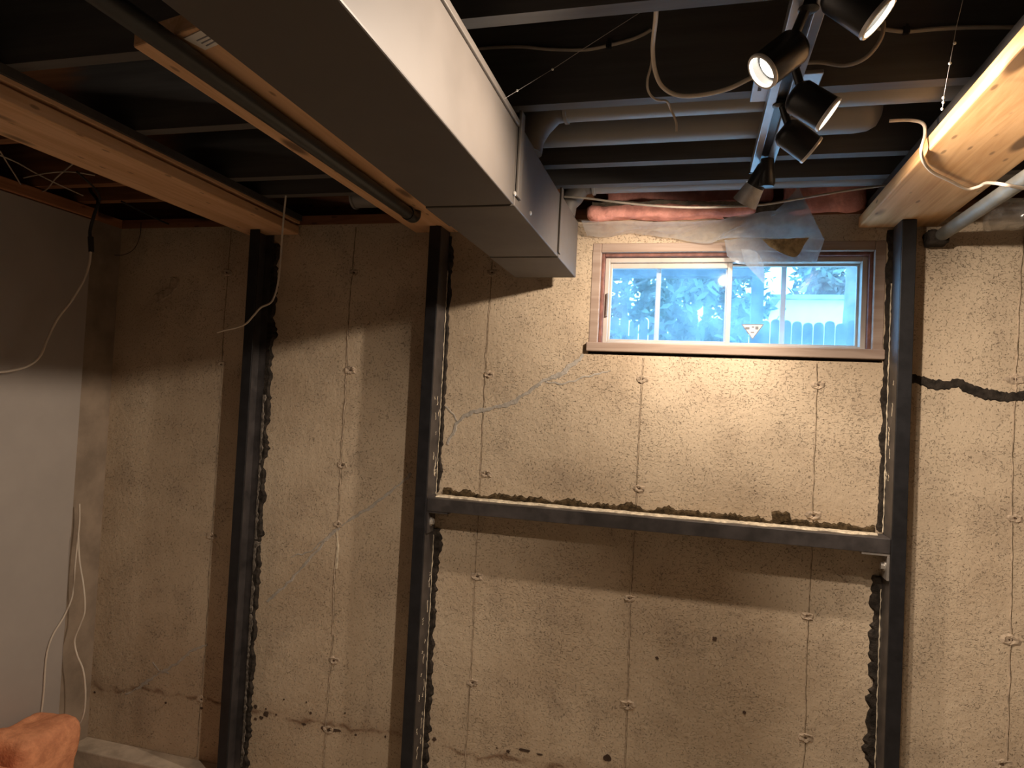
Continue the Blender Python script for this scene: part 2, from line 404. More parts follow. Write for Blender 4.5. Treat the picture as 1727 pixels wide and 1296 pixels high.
# ------------------------------------------------------------------ the room shell
XL, XR, YB, H, JZ, SZ = -1.2, 4.0, -5.0, 2.44, 2.48, 2.72
WX0, WX1, WZ0, WZ1 = 1.015, 2.037, 1.932, 2.345        # window opening
def make_shell():
    mb = MB()
    mb.box(XL - 0.2, WX0, 0, 0.2, -0.05, H); mb.box(WX1, XR + 0.2, 0, 0.2, -0.05, H)
    mb.box(WX0, WX1, 0, 0.2, -0.05, WZ0 - 0.013); mb.box(WX0, WX1, 0, 0.2, WZ1, H)
    bm = bmesh.new(); me = bpy.data.meshes.new('t'); me.from_pydata(mb.v, [], mb.f); bm.from_mesh(me)
    wb = mb.build('wall_back', 'concrete')
    struct(wb, 'tan cast concrete basement wall with form seams and a high window', 'wall')
    wl = MB().box(XL - 0.2, XL, YB, 0, -0.05, H).build('wall_left', 'block')
    struct(wl, 'concrete side wall mostly behind grey drywall', 'wall')
    wr = MB().box(XR, XR + 0.2, YB, 0, -0.05, H).build('wall_right', 'block')
    struct(wr, 'plain concrete side wall opposite the grey drywall', 'wall')
    wf = MB().box(XL - 0.2, XR + 0.2, YB - 0.2, YB, -0.05, H).build('wall_front', 'block')
    struct(wf, 'plain concrete wall facing the window wall', 'wall')
    fl = MB().box(XL, XR, YB, 0, -0.05, 0).build('floor', 'floor')
    struct(fl, 'concrete basement floor kept pale to bounce light', 'floor')
    ce = empty('ceiling'); struct(ce, 'black sprayed open joist ceiling with subfloor above', 'ceiling')
    MB().box(XL - 0.2, XR + 0.2, YB - 0.2, 0.2, SZ, SZ + 0.04).build('subfloor', 'subfloor', ce)
    ys = [-0.271, -0.471, -0.905, -1.310] + [-1.310 - 0.406 * k for k in range(1, 9)]
    first = None
    for y in ys:
        if first is None:
            first = MB().box(XL - 0.15, XR + 0.15, -0.019, 0.019, JZ, SZ).build('joist', 'joist', ce)
            o = first
        else:
            o = first.copy(); COL.objects.link(o); o.parent = ce
        o.location = (0, y, 0)
    # rim boards closing the joist bays
    MB().box(XL - 0.2, XR + 0.2, 0.10, 0.14, JZ, SZ).build('rim_board', 'rim', ce)
    MB().box(XL - 0.2, XR + 0.2, YB - 0.14, YB - 0.10, JZ, SZ).build('rim_board', 'rim', ce)
    MB().box(XL - 0.19, XL - 0.15, YB - 0.1, 0.10, JZ, SZ).build('rim_board', 'rim', ce)
    MB().box(XR + 0.15, XR + 0.19, YB - 0.1, 0.10, JZ, SZ).build('rim_board', 'rim', ce)
    MB().box(XL - 0.2, XR + 0.2, 0.0, 0.14, H, JZ).build('sill_plate', 'rim', ce)
    MB().box(XL - 0.2, XR + 0.2, YB - 0.14, YB, H, JZ).build('sill_plate', 'rim', ce)
    MB().box(XL - 0.19, XL - 0.0, YB, 0.0, H, JZ).build('sill_plate', 'plate_wood', ce)
    MB().box(XR, XR + 0.19, YB, 0.0, H, JZ).build('sill_plate', 'rim', ce)
    lg = MB().box(XL, XR, -0.11, 0, 0, 0.10).build('trim_1', 'ledge', bevel=0.006)
    struct(lg, 'pale footing ledge running along the foot of the concrete wall', 'ledge')
    # drywall sheet over the side wall
    MB().box(XL, XL + 0.05, YB, -0.205, 0.02, 2.425).build('drywall_sheet', 'drywall', wl, bevel=0.003)
    MB().box(XL - 0.0, XL + 0.06, YB, -0.19, 2.428, 2.475).build('wall_plate', 'plate_wood', wl, bevel=0.003)
    return wb, wl, ce
wall_back, wall_left, ceiling = make_shell()

# ---- relief on the concrete wall
def wall_relief():
    holes = {0: [(597, 460), (591, 625), (577, 785), (570, 885), (563, 1115), (554, 1232)],
             1: [(830, 460), (825, 632), (820, 800), (805, 973), (797, 1152)],
             2: [(1083, 640), (1078, 825), (1062, 1010), (1058, 1190)],
             3: [(1380, 650), (1372, 870), (1362, 1040), (1358, 1245)],
             4: [(1712, 640), (1712, 875), (1704, 1080), (1690, 1290)],
             -1: [(383, 460), (373, 615), (357, 905), (340, 1180)]}
    tops = {2: 1.92, 3: 1.92}
    for k in (-1, 0, 1, 2, 3, 4, 5):
        zt = tops.get(k, 2.43); z = 0.11; rnd = random.Random(k + 20); x0 = k * 0.61
        rad = 0.0016 if k in (-1, 1, 3) else 0.0026
        pts = []; rs = []
        while z < zt:
            x = x0 + 0.010 * noise.noise(Vector((k * 9.1, z * 2.2, 0))) + 0.004 * noise.noise(Vector((k, z * 15, 3)))
            pts.append((x, -0.0005, z)); rs.append(rad * (0.35 + 1.1 * rnd.random() * (0.5 + 0.5 * noise.noise(Vector((k * 2.0, z * 5, 1))) + 0.3)))
            z += 0.012
        MB().tube(pts, rs, 6).build('form_seam', 'concrete_chip', wall_back, smooth=True)
        # the thin open joint beside the ridge
        pj = [(p[0] + 0.0028, -0.0006, p[2]) for p in pts]
        vs = []; fs = []
        for i, p in enumerate(pj):
            w = 0.0004 + 0.0012 * rnd.random() * (1 if k in (0, 2) else 0.7)
            vs += [(p[0] - w, p[1], p[2]), (p[0] + w, p[1], p[2])]
            if i: fs.append((2 * i - 2, 2 * i - 1, 2 * i + 1, 2 * i))
        MB().add(vs, fs).build('form_joint', 'mastic_brown', wall_back)
    def crater(c, rad, seed, name='tie_hole'):
        rnd = random.Random(seed); mb = MB(); n = 14
        ring = []
        for rr, yy in ((1.0, 0.0), (0.75, -0.004), (0.45, -0.003), (0.22, -0.001)):
            for k in range(n):
                a = k * 2 * math.pi / n; q = rad * rr * (1 + 0.35 * (rnd.random() - 0.5)) * (1.25 if abs(math.cos(a)) > 0.7 else 0.85)
                ring.append((c[0] + q * math.cos(a), yy * (0.4 + rnd.random()), c[2] + q * math.sin(a)))
        fs = [(i * n + k, i * n + (k + 1) % n, (i + 1) * n + (k + 1) % n, (i + 1) * n + k) for i in range(3) for k in range(n)]
        mb.add(ring, fs, 0); mb.add([(v[0], -0.0012, v[2]) for v in ring[3 * n:]], [tuple(range(n))], 1)  # centre disc is painted shade, not a real cavity
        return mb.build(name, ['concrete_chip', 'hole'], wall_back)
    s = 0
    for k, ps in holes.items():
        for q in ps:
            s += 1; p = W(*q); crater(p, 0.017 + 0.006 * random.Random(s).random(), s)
    # flat brown discs paint the shade inside bug holes and the cold-joint blow-hole
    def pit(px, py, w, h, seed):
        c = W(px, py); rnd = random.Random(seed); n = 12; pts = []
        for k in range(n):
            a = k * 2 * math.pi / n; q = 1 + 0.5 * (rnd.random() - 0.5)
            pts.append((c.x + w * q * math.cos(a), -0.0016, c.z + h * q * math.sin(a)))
        MB().add(pts, [tuple(range(n))]).build('bug_hole_shade', 'hole', wall_back)
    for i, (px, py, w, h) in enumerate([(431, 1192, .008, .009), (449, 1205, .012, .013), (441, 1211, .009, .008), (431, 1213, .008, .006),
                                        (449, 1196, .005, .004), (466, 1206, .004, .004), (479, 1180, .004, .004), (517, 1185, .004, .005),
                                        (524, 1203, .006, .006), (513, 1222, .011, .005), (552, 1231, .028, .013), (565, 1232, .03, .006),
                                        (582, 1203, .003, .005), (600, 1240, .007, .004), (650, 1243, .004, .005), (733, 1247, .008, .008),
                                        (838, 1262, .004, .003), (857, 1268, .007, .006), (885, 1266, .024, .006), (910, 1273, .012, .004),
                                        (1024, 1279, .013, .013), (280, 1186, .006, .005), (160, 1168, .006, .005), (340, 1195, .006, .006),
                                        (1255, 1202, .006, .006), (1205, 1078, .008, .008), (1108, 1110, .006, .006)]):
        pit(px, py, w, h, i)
    # scar on the left bay
    ragged([W(262, 505), W(280, 495), W(292, 482), W(297, 470)], 0.012, 0.034, 0.003, 3, both=True).build('patch_scar', 'concrete_chip', wall_back)
    # grey injected crack running from the window corner across the bays
    ragged([W(984, 598), W(972, 612), W(945, 632), W(915, 643), W(890, 662), W(862, 680), W(838, 688), W(815, 692), W(800, 693)], 0.002, 0.014, 0.0025, 11, both=True, jit=0.007, step=0.007).build('crack_filler', 'epoxy', wall_back)
    ragged([W(800, 693), W(782, 703), W(770, 716), W(762, 735), W(755, 750)], 0.002, 0.012, 0.0025, 12, both=True, jit=0.007, step=0.007).build('crack_filler', 'epoxy', wall_back)
    ragged([W(920, 645), W(945, 647), W(975, 640), W(1030, 625)], 0.001, 0.006, 0.002, 13, both=True, jit=0.007, step=0.007).build('crack_filler', 'epoxy', wall_back)
    ragged([W(752, 685), W(765, 700), W(772, 712)], 0.001, 0.005, 0.002, 14, both=True, jit=0.007, step=0.007).build('crack_filler', 'epoxy', wall_back)
    ragged([W(694, 800), W(660, 828), W(625, 855), W(590, 878), W(570, 890), W(548, 912), W(520, 945), W(490, 980), W(450, 1015)], 0.001, 0.010, 0.002, 15, both=True, jit=0.007, step=0.007).build('crack_filler', 'epoxy', wall_back)
    ragged([W(490, 940), W(525, 930), W(552, 905)], 0.001, 0.004, 0.002, 18, both=True, jit=0.007, step=0.007).build('crack_filler', 'epoxy', wall_back)
    ragged([W(350, 1088), W(320, 1100), W(295, 1122), W(262, 1140), W(235, 1160), W(212, 1172)], 0.001, 0.010, 0.002, 16, both=True, jit=0.007, step=0.007).build('crack_filler', 'epoxy', wall_back)
    ragged([W(257, 1118), W(268, 1132), W(285, 1135)], 0.001, 0.006, 0.002, 17, both=True, jit=0.007, step=0.007).build('crack_filler', 'epoxy', wall_back)
    ragged([W(568, 895), W(570, 925), W(567, 960)], 0.002, 0.008, 0.002, 19, both=True).build('lime_deposit', 'caulk', wall_back)
    # black filled crack right of the post by the window
    ragged([W(1535, 638), W(1555, 643), W(1575, 649), W(1600, 650), W(1618, 648), W(1640, 658), W(1665, 666), W(1695, 671), W(1727, 667), W(1770, 672)], 0.009, 0.024, 0.004, 21, both=True, jit=0.004, step=0.006).build('crack_mastic', 'mastic', wall_back)
wall_relief()

# ------------------------------------------------------------------ window
def make_window():
    w = empty('window_1'); struct(w, 'wide low basement slider window in brown wood frame', 'window')
    cs = 0.034
    def board(x0, x1, z0, z1, y0, y1, mat, name, bv=0.003): return MB().box(x0, x1, y0, y1, z0, z1).build(name, mat, w, bevel=bv)
    board(WX0, WX0 + cs, WZ0 + 0.03, WZ1, -0.002, 0.19, 'frame_wood', 'jamb')
    board(WX1 - cs, WX1, WZ0 + 0.03, WZ1, -0.002, 0.19, 'frame_wood', 'jamb')
    board(WX0 + cs, WX1 - cs, WZ1 - cs, WZ1, -0.002, 0.19, 'frame_wood', 'head_board')
    board(WX0 - 0.006, WX1 + 0.004, WZ0 - 0.002, WZ0 + 0.032, -0.016, 0.19, 'frame_wood', 'sill_board')
    board(WX0 + 0.001, WX1 - 0.001, WZ0 - 0.013, WZ0 - 0.002, 0.06, 0.19, 'frame_wood', 'sill_light_block', 0)  # unseen filler added to stop daylight leaking under the sill
    ix0, ix1, iz0, iz1 = WX0 + cs, WX1 - cs, WZ0 + 0.032, WZ1 - cs
    st = 0.012
    board(ix0, ix0 + st, iz0, iz1, 0.022, 0.15, 'frame_red', 'stop'); board(ix1 - st, ix1, iz0, iz1, 0.022, 0.15, 'frame_red', 'stop')
    board(ix0 + st, ix1 - st, iz1 - st, iz1, 0.022, 0.15, 'frame_red', 'stop')
    ax0, ax1, az0, az1 = ix0 + st, ix1 - st, iz0, iz1 - st
    a = 0.018
    board(ax0, ax0 + a, az0, az1, 0.045, 0.13, 'alu', 'track_frame', 0.002); board(ax1 - a, ax1, az0, az1, 0.045, 0.13, 'alu', 'track_frame', 0.002)
    board(ax0 + a, ax1 - a, az1 - a, az1, 0.045, 0.13, 'alu', 'track_frame', 0.002); board(ax0 + a, ax1 - a, az0, az0 + 0.012, 0.045, 0.13, 'alu', 'track_frame', 0.002)
    # sliding sash (left, inner track) and fixed sash (right)
    xm = 1.524
    for nm, x0, x1, y, rt in (('sash', ax0 + a, xm + 0.010, 0.060, 0.020), ('sash', xm - 0.012, ax1 - a, 0.085, 0.008)):
        s = MB(); z0, z1 = az0 + 0.012, az1 - a; t = 0.011
        ml = 0.008; mr = 0.017
        if x0 > 1.3: ml, mr = 0.017, 0.008
        s.box(x0, x0 + ml, y, y + 0.018, z0, z1); s.box(x1 - mr, x1, y, y + 0.018, z0, z1)
        s.box(x0 + ml, x1 - mr, y, y + 0.018, z0, z0 + t * 0.8); s.box(x0 + ml, x1 - mr, y, y + 0.018, z1 - rt, z1)
        so = s.build(nm, 'alu', w, bevel=0.0015)
        MB().box(x0 + ml - 0.002, x1 - mr + 0.002, y + 0.008, y + 0.011, z0 + 0.003, z1 - 0.006).build('pane', 'glass', so)
    # storm stiles seen behind the panes
    for x in (1.262, 1.722): board(x - 0.009, x + 0.009, az0 + 0.002, az1 - 0.002, 0.118, 0.130, 'alu', 'storm_stile', 0.001)
    MB().box(1.072, 1.078, 0.035, 0.052, 2.07, 2.16).build('sash_pull', 'bracket', w)
    # triangular warning sticker on the right pane
    y = 0.0915
    a_, b_, c_ = W(1250, 547, y), W(1289, 547, y), W(1269, 573, y)
    ft = 'window_sticker'
    st_o = MB().prism([a_, b_, c_], (0, 0.0012, 0)).build(ft, 'ink', w)
    cen = (a_ + b_ + c_) / 3
    inn = [cen + (q - cen) * 0.86 + Vector((0, -0.0006, 0)) for q in (a_, b_, c_)]
    MB().prism(inn, (0, 0.0004, 0)).build('sticker_face', 'paper', st_o)
    mk = MB()
    for q in ((1257, 552, 1264, 556), (1268, 551, 1272, 553), (1274, 551, 1279, 556), (1266, 560, 1272, 562)):
        p0 = W(q[0], q[1], y - 0.0010); p1 = W(q[2], q[3], y - 0.0010)
        mk.box(min(p0.x, p1.x), max(p0.x, p1.x), y - 0.0013, y - 0.0007, min(p0.z, p1.z), max(p0.z, p1.z))
    mk.build('sticker_print', 'ink', st_o)
make_window()

# ------------------------------------------------------------------ steel reinforcement
ZT = 2.396
def post(x0, x1, web_left, zt, label):
    t = empty('steel_post'); tag(t, label, 'steel post', 'steel channel posts on the concrete wall')
    D = 0.11; th = 0.009
    MB().box(x0, x1, -D, -D + th, 0.10, zt).build('front_flange', 'steel', t, bevel=0.002)
    wx = (x0, x0 + th) if web_left else (x1 - th, x1)
    MB().box(wx[0], wx[1], -D + th, -th, 0.10, zt).build('web', 'steel_worn', t)
    MB().box(x0, x1, -th, 0.0, 0.10, zt).build('back_flange', 'steel_worn', t, bevel=0.002)
    return t
p1 = post(-0.428, -0.383, True, ZT, 'black steel channel post under the double plank by the drywall')
p2 = post(0.383, 0.430, False, ZT, 'black steel channel post between the scarred bay and the crossbeam, under the pine plank')
p3 = post(2.056, 2.100, True, 2.388, 'black steel channel post beside the window with a blue daylight glint')
def bead(parent, name, mat, a, b, w0, w1, th, seed, side): 
    return ragged([a, b], w0, w1, th, seed, side=side).build(name, mat, parent)
V = Vector
# mastic squeezed out along the posts (side +1 spreads to the right when running downwards -> checked below)
def strip(parent, x, z0, z1, w0, w1, th, seed, right=True, mat='mastic', name='mastic_bead', y=0.0):
    return ragged([V((x, y, z1)), V((x, y, z0))], w0, w1, th, seed, side=(1 if right else -1)).build(name, mat, parent)
strip(p1, -0.384, 0.10, 2.36, 0.014, 0.046, 0.012, 31)
strip(p1, -0.384, 0.10, 1.7, 0.000, 0.026, 0.015, 36, mat='smear', name='grout_smear')
strip(p2, 0.430, 1.345, 2.38, 0.008, 0.024, 0.010, 32)
strip(p2, 0.430, 1.10, 1.20, 0.012, 0.05, 0.012, 42)
strip(p2, 0.430, 0.10, 1.15, 0.010, 0.040, 0.012, 33)
strip(p3, 2.056, 1.345, 2.38, 0.010, 0.024, 0.010, 34, right=False)
strip(p3, 2.056, 0.10, 1.19, 0.012, 0.046, 0.012, 35, right=False)
strip(p3, 2.100, 0.10, 2.30, 0.000, 0.018, 0.008, 37)
def caulk_line(parent, x, z0, z1, y=-0.012, r=0.0022, seed=0):
    pts = []; rs = []; rnd = random.Random(seed); z = z0
    while z < z1:
        pts.append((x + 0.0012 * rnd.uniform(-1, 1), y, z)); rs.append(r * rnd.uniform(0.4, 1.3)); z += 0.012
    MB().tube(pts, rs, 6).build('caulk_line', 'caulk', parent, smooth=True)
caulk_line(p2, 0.4325, 1.34, 2.25, seed=1); caulk_line(p2, 0.4325, 0.12, 1.18, seed=2); caulk_line(p3, 2.0535, 1.34, 2.2, seed=3); caulk_line(p3, 2.0535, 0.5, 1.15, seed=4)
# white scrapes of mortar on the web sides
def scrapes(parent, x, z0, z1, n, seed, sx):
    rnd = random.Random(seed)
    for k in range(n):
        z = rnd.uniform(z0, z1); y = rnd.uniform(-0.075, -0.02); l = rnd.uniform(0.01, 0.05)
        pts = [V((x, y + rnd.uniform(-0.006, 0.006), z + l * i / 5)) for i in range(6)]
        ragged(pts, 0.0005, 0.003, 0.0012, seed * 50 + k, step=0.006, both=True, nrm=(sx, 0, 0)).build('mortar_scrape', 'caulk', parent)
scrapes(p2, 0.430, 1.40, 1.75, 9, 1, 1); scrapes(p2, 0.430, 0.3, 1.05, 16, 2, 1); scrapes(p3, 2.056, 1.40, 1.9, 7, 3, -1)

def crossbeam():
    t = empty('steel_crossbeam'); tag(t, 'dark steel crossbeam below the window between two posts', 'steel beam')
    x0, x1, z0, z1 = 0.4305, 2.0555, 1.283, 1.333
    MB().box(x0, x1, -0.100, -0.091, z0, z1).build('front_flange', 'steel_worn', t, bevel=0.002)
    MB().box(x0, x1, -0.091, -0.009, z1 - 0.009, z1).build('web', 'steel_worn', t)
    MB().box(x0, x1, -0.009, 0.0, z0, z1).build('back_flange', 'steel', t)
    # cream grout smeared on the upper face, dark ragged mortar on the wall above it
    ragged([V((0.45, -0.035, z1)), V((2.03, -0.035, z1))], 0.010, 0.034, 0.006, 51, both=True, nrm=(0, 0, 1)).build('grout_smear', 'caulk', t)
    ragged([V((0.46, 0.0, z1)), V((2.03, 0.0, z1))], 0.010, 0.036, 0.008, 52, side=1, step=0.008).build('mortar_bead', 'bead_dark', t)
    ragged([V((1.70, 0.0, z1 + 0.02)), V((1.76, 0.0, z1 + 0.03))], 0.005, 0.035, 0.009, 53, both=True).build('mortar_bead', 'bead_dark', t)
crossbeam()
def bracket(xw, sgn, label, mat):
    t = empty('angle_bracket'); tag(t, label, 'bracket', 'angle brackets carrying the crossbeam')
    zt = 1.283; th = 0.008; ln = 0.085
    xs = sorted((xw, xw + sgn * ln)); MB().box(xs[0], xs[1], -0.098, -0.035, zt - th, zt).build('seat_leg', mat, t, bevel=0.0015)
    xs = sorted((xw, xw + sgn * th)); MB().box(xs[0], xs[1], -0.098, -0.035, zt - 0.088, zt - th).build('post_leg', mat, t, bevel=0.0015)
    b = MB(); b.cyl((xw + sgn * th, -0.066, zt - 0.045), (xw + sgn * 0.020, -0.066, zt - 0.045), 0.013, n=6)
    bo = b.build('bolt_head', 'bolt', t, bevel=0.001)
    MB().cyl((xw + sgn * th, -0.066, zt - 0.045), (xw + sgn * 0.011, -0.066, zt - 0.045), 0.018, n=20).build('washer', 'bolt', bo)
bracket(0.4305, 1, 'dark angle bracket bolted under the crossbeam end below the duct', 'steel_worn')
bracket(2.0555, -1, 'pale steel angle bracket bolted under the crossbeam end below the window', 'bracket')

# ------------------------------------------------------------------ wooden planks under the joists
def plank(name, label, x0, x1, y0, y1, z0, z1, mat, fur=None, cat='plank', group=None):
    t = empty(name); tag(t, label, cat, group)
    MB().box(x0, x1, y0, y1, z0, z1).build('board', mat, t, bevel=0.004)
    if fur: MB().box(fur[0], fur[1], y0, y1, z1, JZ).build('furring_strip', 'furring', t)
    return t
lp = empty('doubled_plank'); tag(lp, 'long pine plank doubled under a black furring strip, resting on the post by the drywall', 'plank')
MB().box(-0.510, -0.262, -4.6, -0.004, 2.397, 2.435).build('board', 'pine', lp, bevel=0.004)
MB().box(-0.49, -0.30, -4.6, -0.004, 2.435, 2.444).build('spacer', 'pine', lp)
MB().box(-0.505, -0.260, -4.6, -0.004, 2.444, 2.456).build('thin_board', 'pine', lp, bevel=0.001)
MB().box(-0.495, -0.250, -4.6, -0.004, 2.456, JZ).build('furring_strip', 'furring', lp)
mp = empty('pine_plank'); tag(mp, 'clean pine plank above the black pipe with a paper label on its end', 'plank')
MB().prism([(0.280, -1.482, 2.397), (0.515, -1.535, 2.397), (0.515, -0.004, 2.397), (0.280, -0.004, 2.397)], (0, 0, 0.038)).build('board', 'pine', mp, bevel=0.004)
MB().box(0.30, 0.49, -1.43, -0.004, 2.435, JZ).build('furring_strip', 'furring', mp)
lb = MB().prism([(0.415, -1.497, 2.3945), (0.500, -1.528, 2.3945), (0.510, -1.480, 2.3945), (0.428, -1.452, 2.3945)], (0, 0, 0.0028)).build('paper_label', 'paper', mp)
for k in range(3): MB().prism([(0.436 + 0.003 * k, -1.488 + 0.010 * k, 2.3939), (0.478, -1.503 + 0.010 * k, 2.3939), (0.479, -1.500 + 0.010 * k, 2.3939), (0.437 + 0.003 * k, -1.485 + 0.010 * k, 2.3939)], (0, 0, 0.0006)).build('print_line', 'ink', lb)
rp = plank('weathered_plank', 'wide weathered pine plank resting on the post beside the window', 1.945, 2.190, -4.6, -0.004, 2.389, 2.428, 'pine_aged', (1.97, 2.17))

# ------------------------------------------------------------------ main duct and branches
def main_duct():
    t = empty('trunk_duct'); tag(t, 'long rectangular sheet metal trunk duct ending at the concrete wall', 'duct')
    x0, x1, z0, z1 = 0.735, 0.965, 2.20, 2.405
    segs = [(-4.7, -1.000, 0.0), (-1.000, -0.820, 0.0025), (-0.820, -0.425, 0.0), (-0.425, -0.075, 0.002)]
    for a, b, e in segs:
        MB().box(x0 - e, x1 + e, a + 0.0015, b - 0.0015, z0 - e, z1 + e).build('duct_section', 'duct', t, bevel=0.003)
    for y in (-1.0, -0.820, -0.425):
        MB().box(x0 + 0.004, x1 - 0.004, y - 0.003, y + 0.003, z0 + 0.004, z1 - 0.004).build('joint_sleeve', 'duct', t)
    # standing lock_seam along the upper edge and drive cleat
    MB().box(x1, x1 + 0.007, -4.7, -1.003, z1 - 0.014, z1 + 0.002).build('lock_seam', 'duct', t, bevel=0.002)
    MB().box(x1 + 0.0025, x1 + 0.010, -1.000, -0.965, z0 + 0.02, z1 + 0.03).build('drive_cleat', 'duct', t, bevel=0.002)
    MB().box(x1, x1 + 0.007, -0.440, -0.410, z0 + 0.01, z1 + 0.02).build('drive_cleat', 'duct', t, bevel=0.002)
    for y, z in ((-1.008, 2.225), (-0.84, 2.225), (-0.99, 2.40)):
        MB().lathe((x1 + 0.002, y, z), (1, 0, 0), [(0, 0.006), (0.003, 0.006), (0.005, 0.003), (0.005, 0.0)], 10).build('screw', 'bolt', t, smooth=True)
    # hanger plate across the underside near the top of the picture
    MB().box(0.955, 1.02, -1.62, -1.53, 2.41, JZ).build('hanger_block', 'furring', t)
main_duct()
def branch(name, y, zc, rad, xa, xb, label, boot=True, mat='duct_dim', end_elbow=False, group='round branch ducts in the joist bays'):
    t = empty(name); tag(t, label, 'duct', group)
    pts = [(xa, y, zc), (xb, y, zc)]
    rr = [rad, rad]
    if end_elbow: pts = [(xa, y, zc), (xb - rad, y, zc), (xb - 0.03, y, zc), (xb - 0.01, y, zc), (xb, y, zc)]; rr = [rad, rad, rad * 0.93, rad * 0.75, rad * 0.4]
    MB().tube(pts, rr, 28).build('round_pipe', mat, t, smooth=True)
    MB().lathe((xa + 0.005, y, zc), (1, 0, 0), [(-0.006, rad + 0.001), (-0.004, rad + 0.005), (0.004, rad + 0.005), (0.006, rad + 0.001)], 28).build('crimp_ring', mat, t, smooth=True)
    if boot:   # gored take-off elbow from the trunk's flank up into the bay
        a = V((0.93, y, 2.407)); mid = V((0.955, y, zc - 0.055)); b = V((xa, y, zc))
        MB().tube([a, V((0.935, y, 2.45)), mid, V((xa - 0.045, y, zc - 0.012)), b], [rad * 0.9, rad * 0.92, rad * 0.95, rad * 0.97, rad], 20).build('elbow', 'duct', t, smooth=True)
    return t
branch('branch_duct', -0.80, 2.545, 0.058, 1.04, 3.6, 'round branch duct leaving the trunk behind the first joist past the lit lamp')
branch('branch_duct', -0.585, 2.565, 0.062, 0.7, 1.87, 'round branch duct capped just short of the weathered plank', boot=False, end_elbow=True)
branch('branch_duct', -0.175, 2.530, 0.045, 1.03, 2.6, 'thin branch duct above the pink insulation over the window')
branch('branch_duct', -0.13, 2.515, 0.045, 0.06, 0.24, 'short duct stub over the bay between the double plank and the pipe', boot=False)

# ------------------------------------------------------------------ pipes
bp = empty('drain_pipe'); tag(bp, 'black plastic pipe slung under the pine plank with an elbow', 'pipe')
MB().cyl((0.404, -4.5, 2.372), (0.404, -0.345, 2.372), 0.0215, n=28).build('pipe_run', 'abs', bp, smooth=True)
MB().tube(spline([(0.404, -0.365, 2.372), (0.404, -0.330, 2.372), (0.404, -0.312, 2.380), (0.404, -0.308, 2.3965)]), 0.0235, 24).build('elbow', 'abs', bp, smooth=True)
MB().lathe((0.404, -0.372, 2.372), (0, 1, 0), [(0, 0.0215), (0, 0.0245), (0.022, 0.0245), (0.022, 0.0235)], 28).build('elbow_hub', 'abs', bp, smooth=True)
gp = empty('grey_pipe'); tag(gp, 'slim grey pipe running beside the weathered plank to the wall', 'pipe')
MB().cyl((2.235, -3.0, 2.345), (2.185, -0.05, 2.345), 0.021, n=24).build('pipe_run', 'pipe_grey', gp, smooth=True)
q = P(1725, 292, 2, 2.345)
MB().lathe((2.205, -0.86, 2.345), (0, 1, 0), [(0, 0.021), (0, 0.030), (0.05, 0.030), (0.058, 0.026), (0.12, 0.026), (0.12, 0.021)], 24).build('coupling', 'pipe_grey', gp, smooth=True)
lump(2.145, 2.21, -0.075, -0.004, 2.315, 2.365, 0.012, 0.006, 0.012, 5, 30).build('foam_end', 'mastic', gp, smooth=True)

# ------------------------------------------------------------------ track light
def aim(pxa, pxb, za, zb):
    a = P(pxa[0], pxa[1], 2, za); b = P(pxb[0], pxb[1], 2, zb); return a, b
def head(t, back, axis, ln, rad, lit, energy, spot_deg, collar=None, pivot=None, blend=0.6):
    ax = Vector(axis).normalized(); back = Vector(back)
    tk = 0.0025
    prof = [(0, 0.0), (0, rad * 0.55), (0.006, rad * 0.82), (0.016, rad)]
    prof += [(ln, rad), (ln, rad - tk), (0.03, rad - tk), (0.026, 0.0)]
    h = MB().lathe(back, ax, prof).build('lamp_head', 'lamp_black', t, smooth=True)
    mouth = back + ax * ln; mr = rad
    if collar:
        cl, cr = collar
        MB().lathe(mouth, ax, [(-0.002, rad + 0.001), (cl, cr), (cl, cr - tk), (0, rad - tk)]).build('silver_collar', 'lamp_silver', h, smooth=True)
        mouth = mouth + ax * cl; mr = cr
    else:
        MB().lathe(mouth, ax, [(-0.004, rad + 0.0005), (0.0, rad + 0.0015), (0.003, rad), (0.003, rad - 0.004), (-0.004, rad - 0.004)]).build('lamp_rim', 'lamp_rim', h, smooth=True)
    dep = 0.018 if not collar else 0.05
    if lit:
        MB().lathe(mouth - ax * dep, ax, [(0.004, 0.0), (0.004, mr * 0.45), (0.001, mr * 0.68), (-0.004, (mr if not collar else rad) - 0.006)], 28).build('bulb_face', 'bulb_on' if lit == 2 else 'bulb_mid', h, smooth=True)
    if pivot is not None:
        pv = Vector(pivot)
        MB().tube([pv, (pv + back + ax * ln * 0.4) / 2 + V((0, 0, -0.004)), back + ax * ln * 0.4], 0.009, 12).build('swivel_arm', 'lamp_black', h, smooth=True)
        MB().lathe(pv + V((0, 0, 0.0)), (0, 0, -1), [(0, 0.0), (0, 0.018), (0.014, 0.018), (0.018, 0.010), (0.018, 0.0)], 18).build('swivel_base', 'lamp_black', h, smooth=True)
    if energy:
        ld = bpy.data.lights.new('spot', 'SPOT'); ld.energy = energy; ld.color = WARM; ld.shadow_soft_size = 0.018
        ld.spot_size = math.radians(spot_deg); ld.spot_blend = blend
        lo = bpy.data.objects.new('lamp_light', ld); COL.objects.link(lo); lo.parent = t
        lo.location = mouth + ax * 0.012
        lo.rotation_euler = ax.to_track_quat('-Z', 'Y').to_euler()
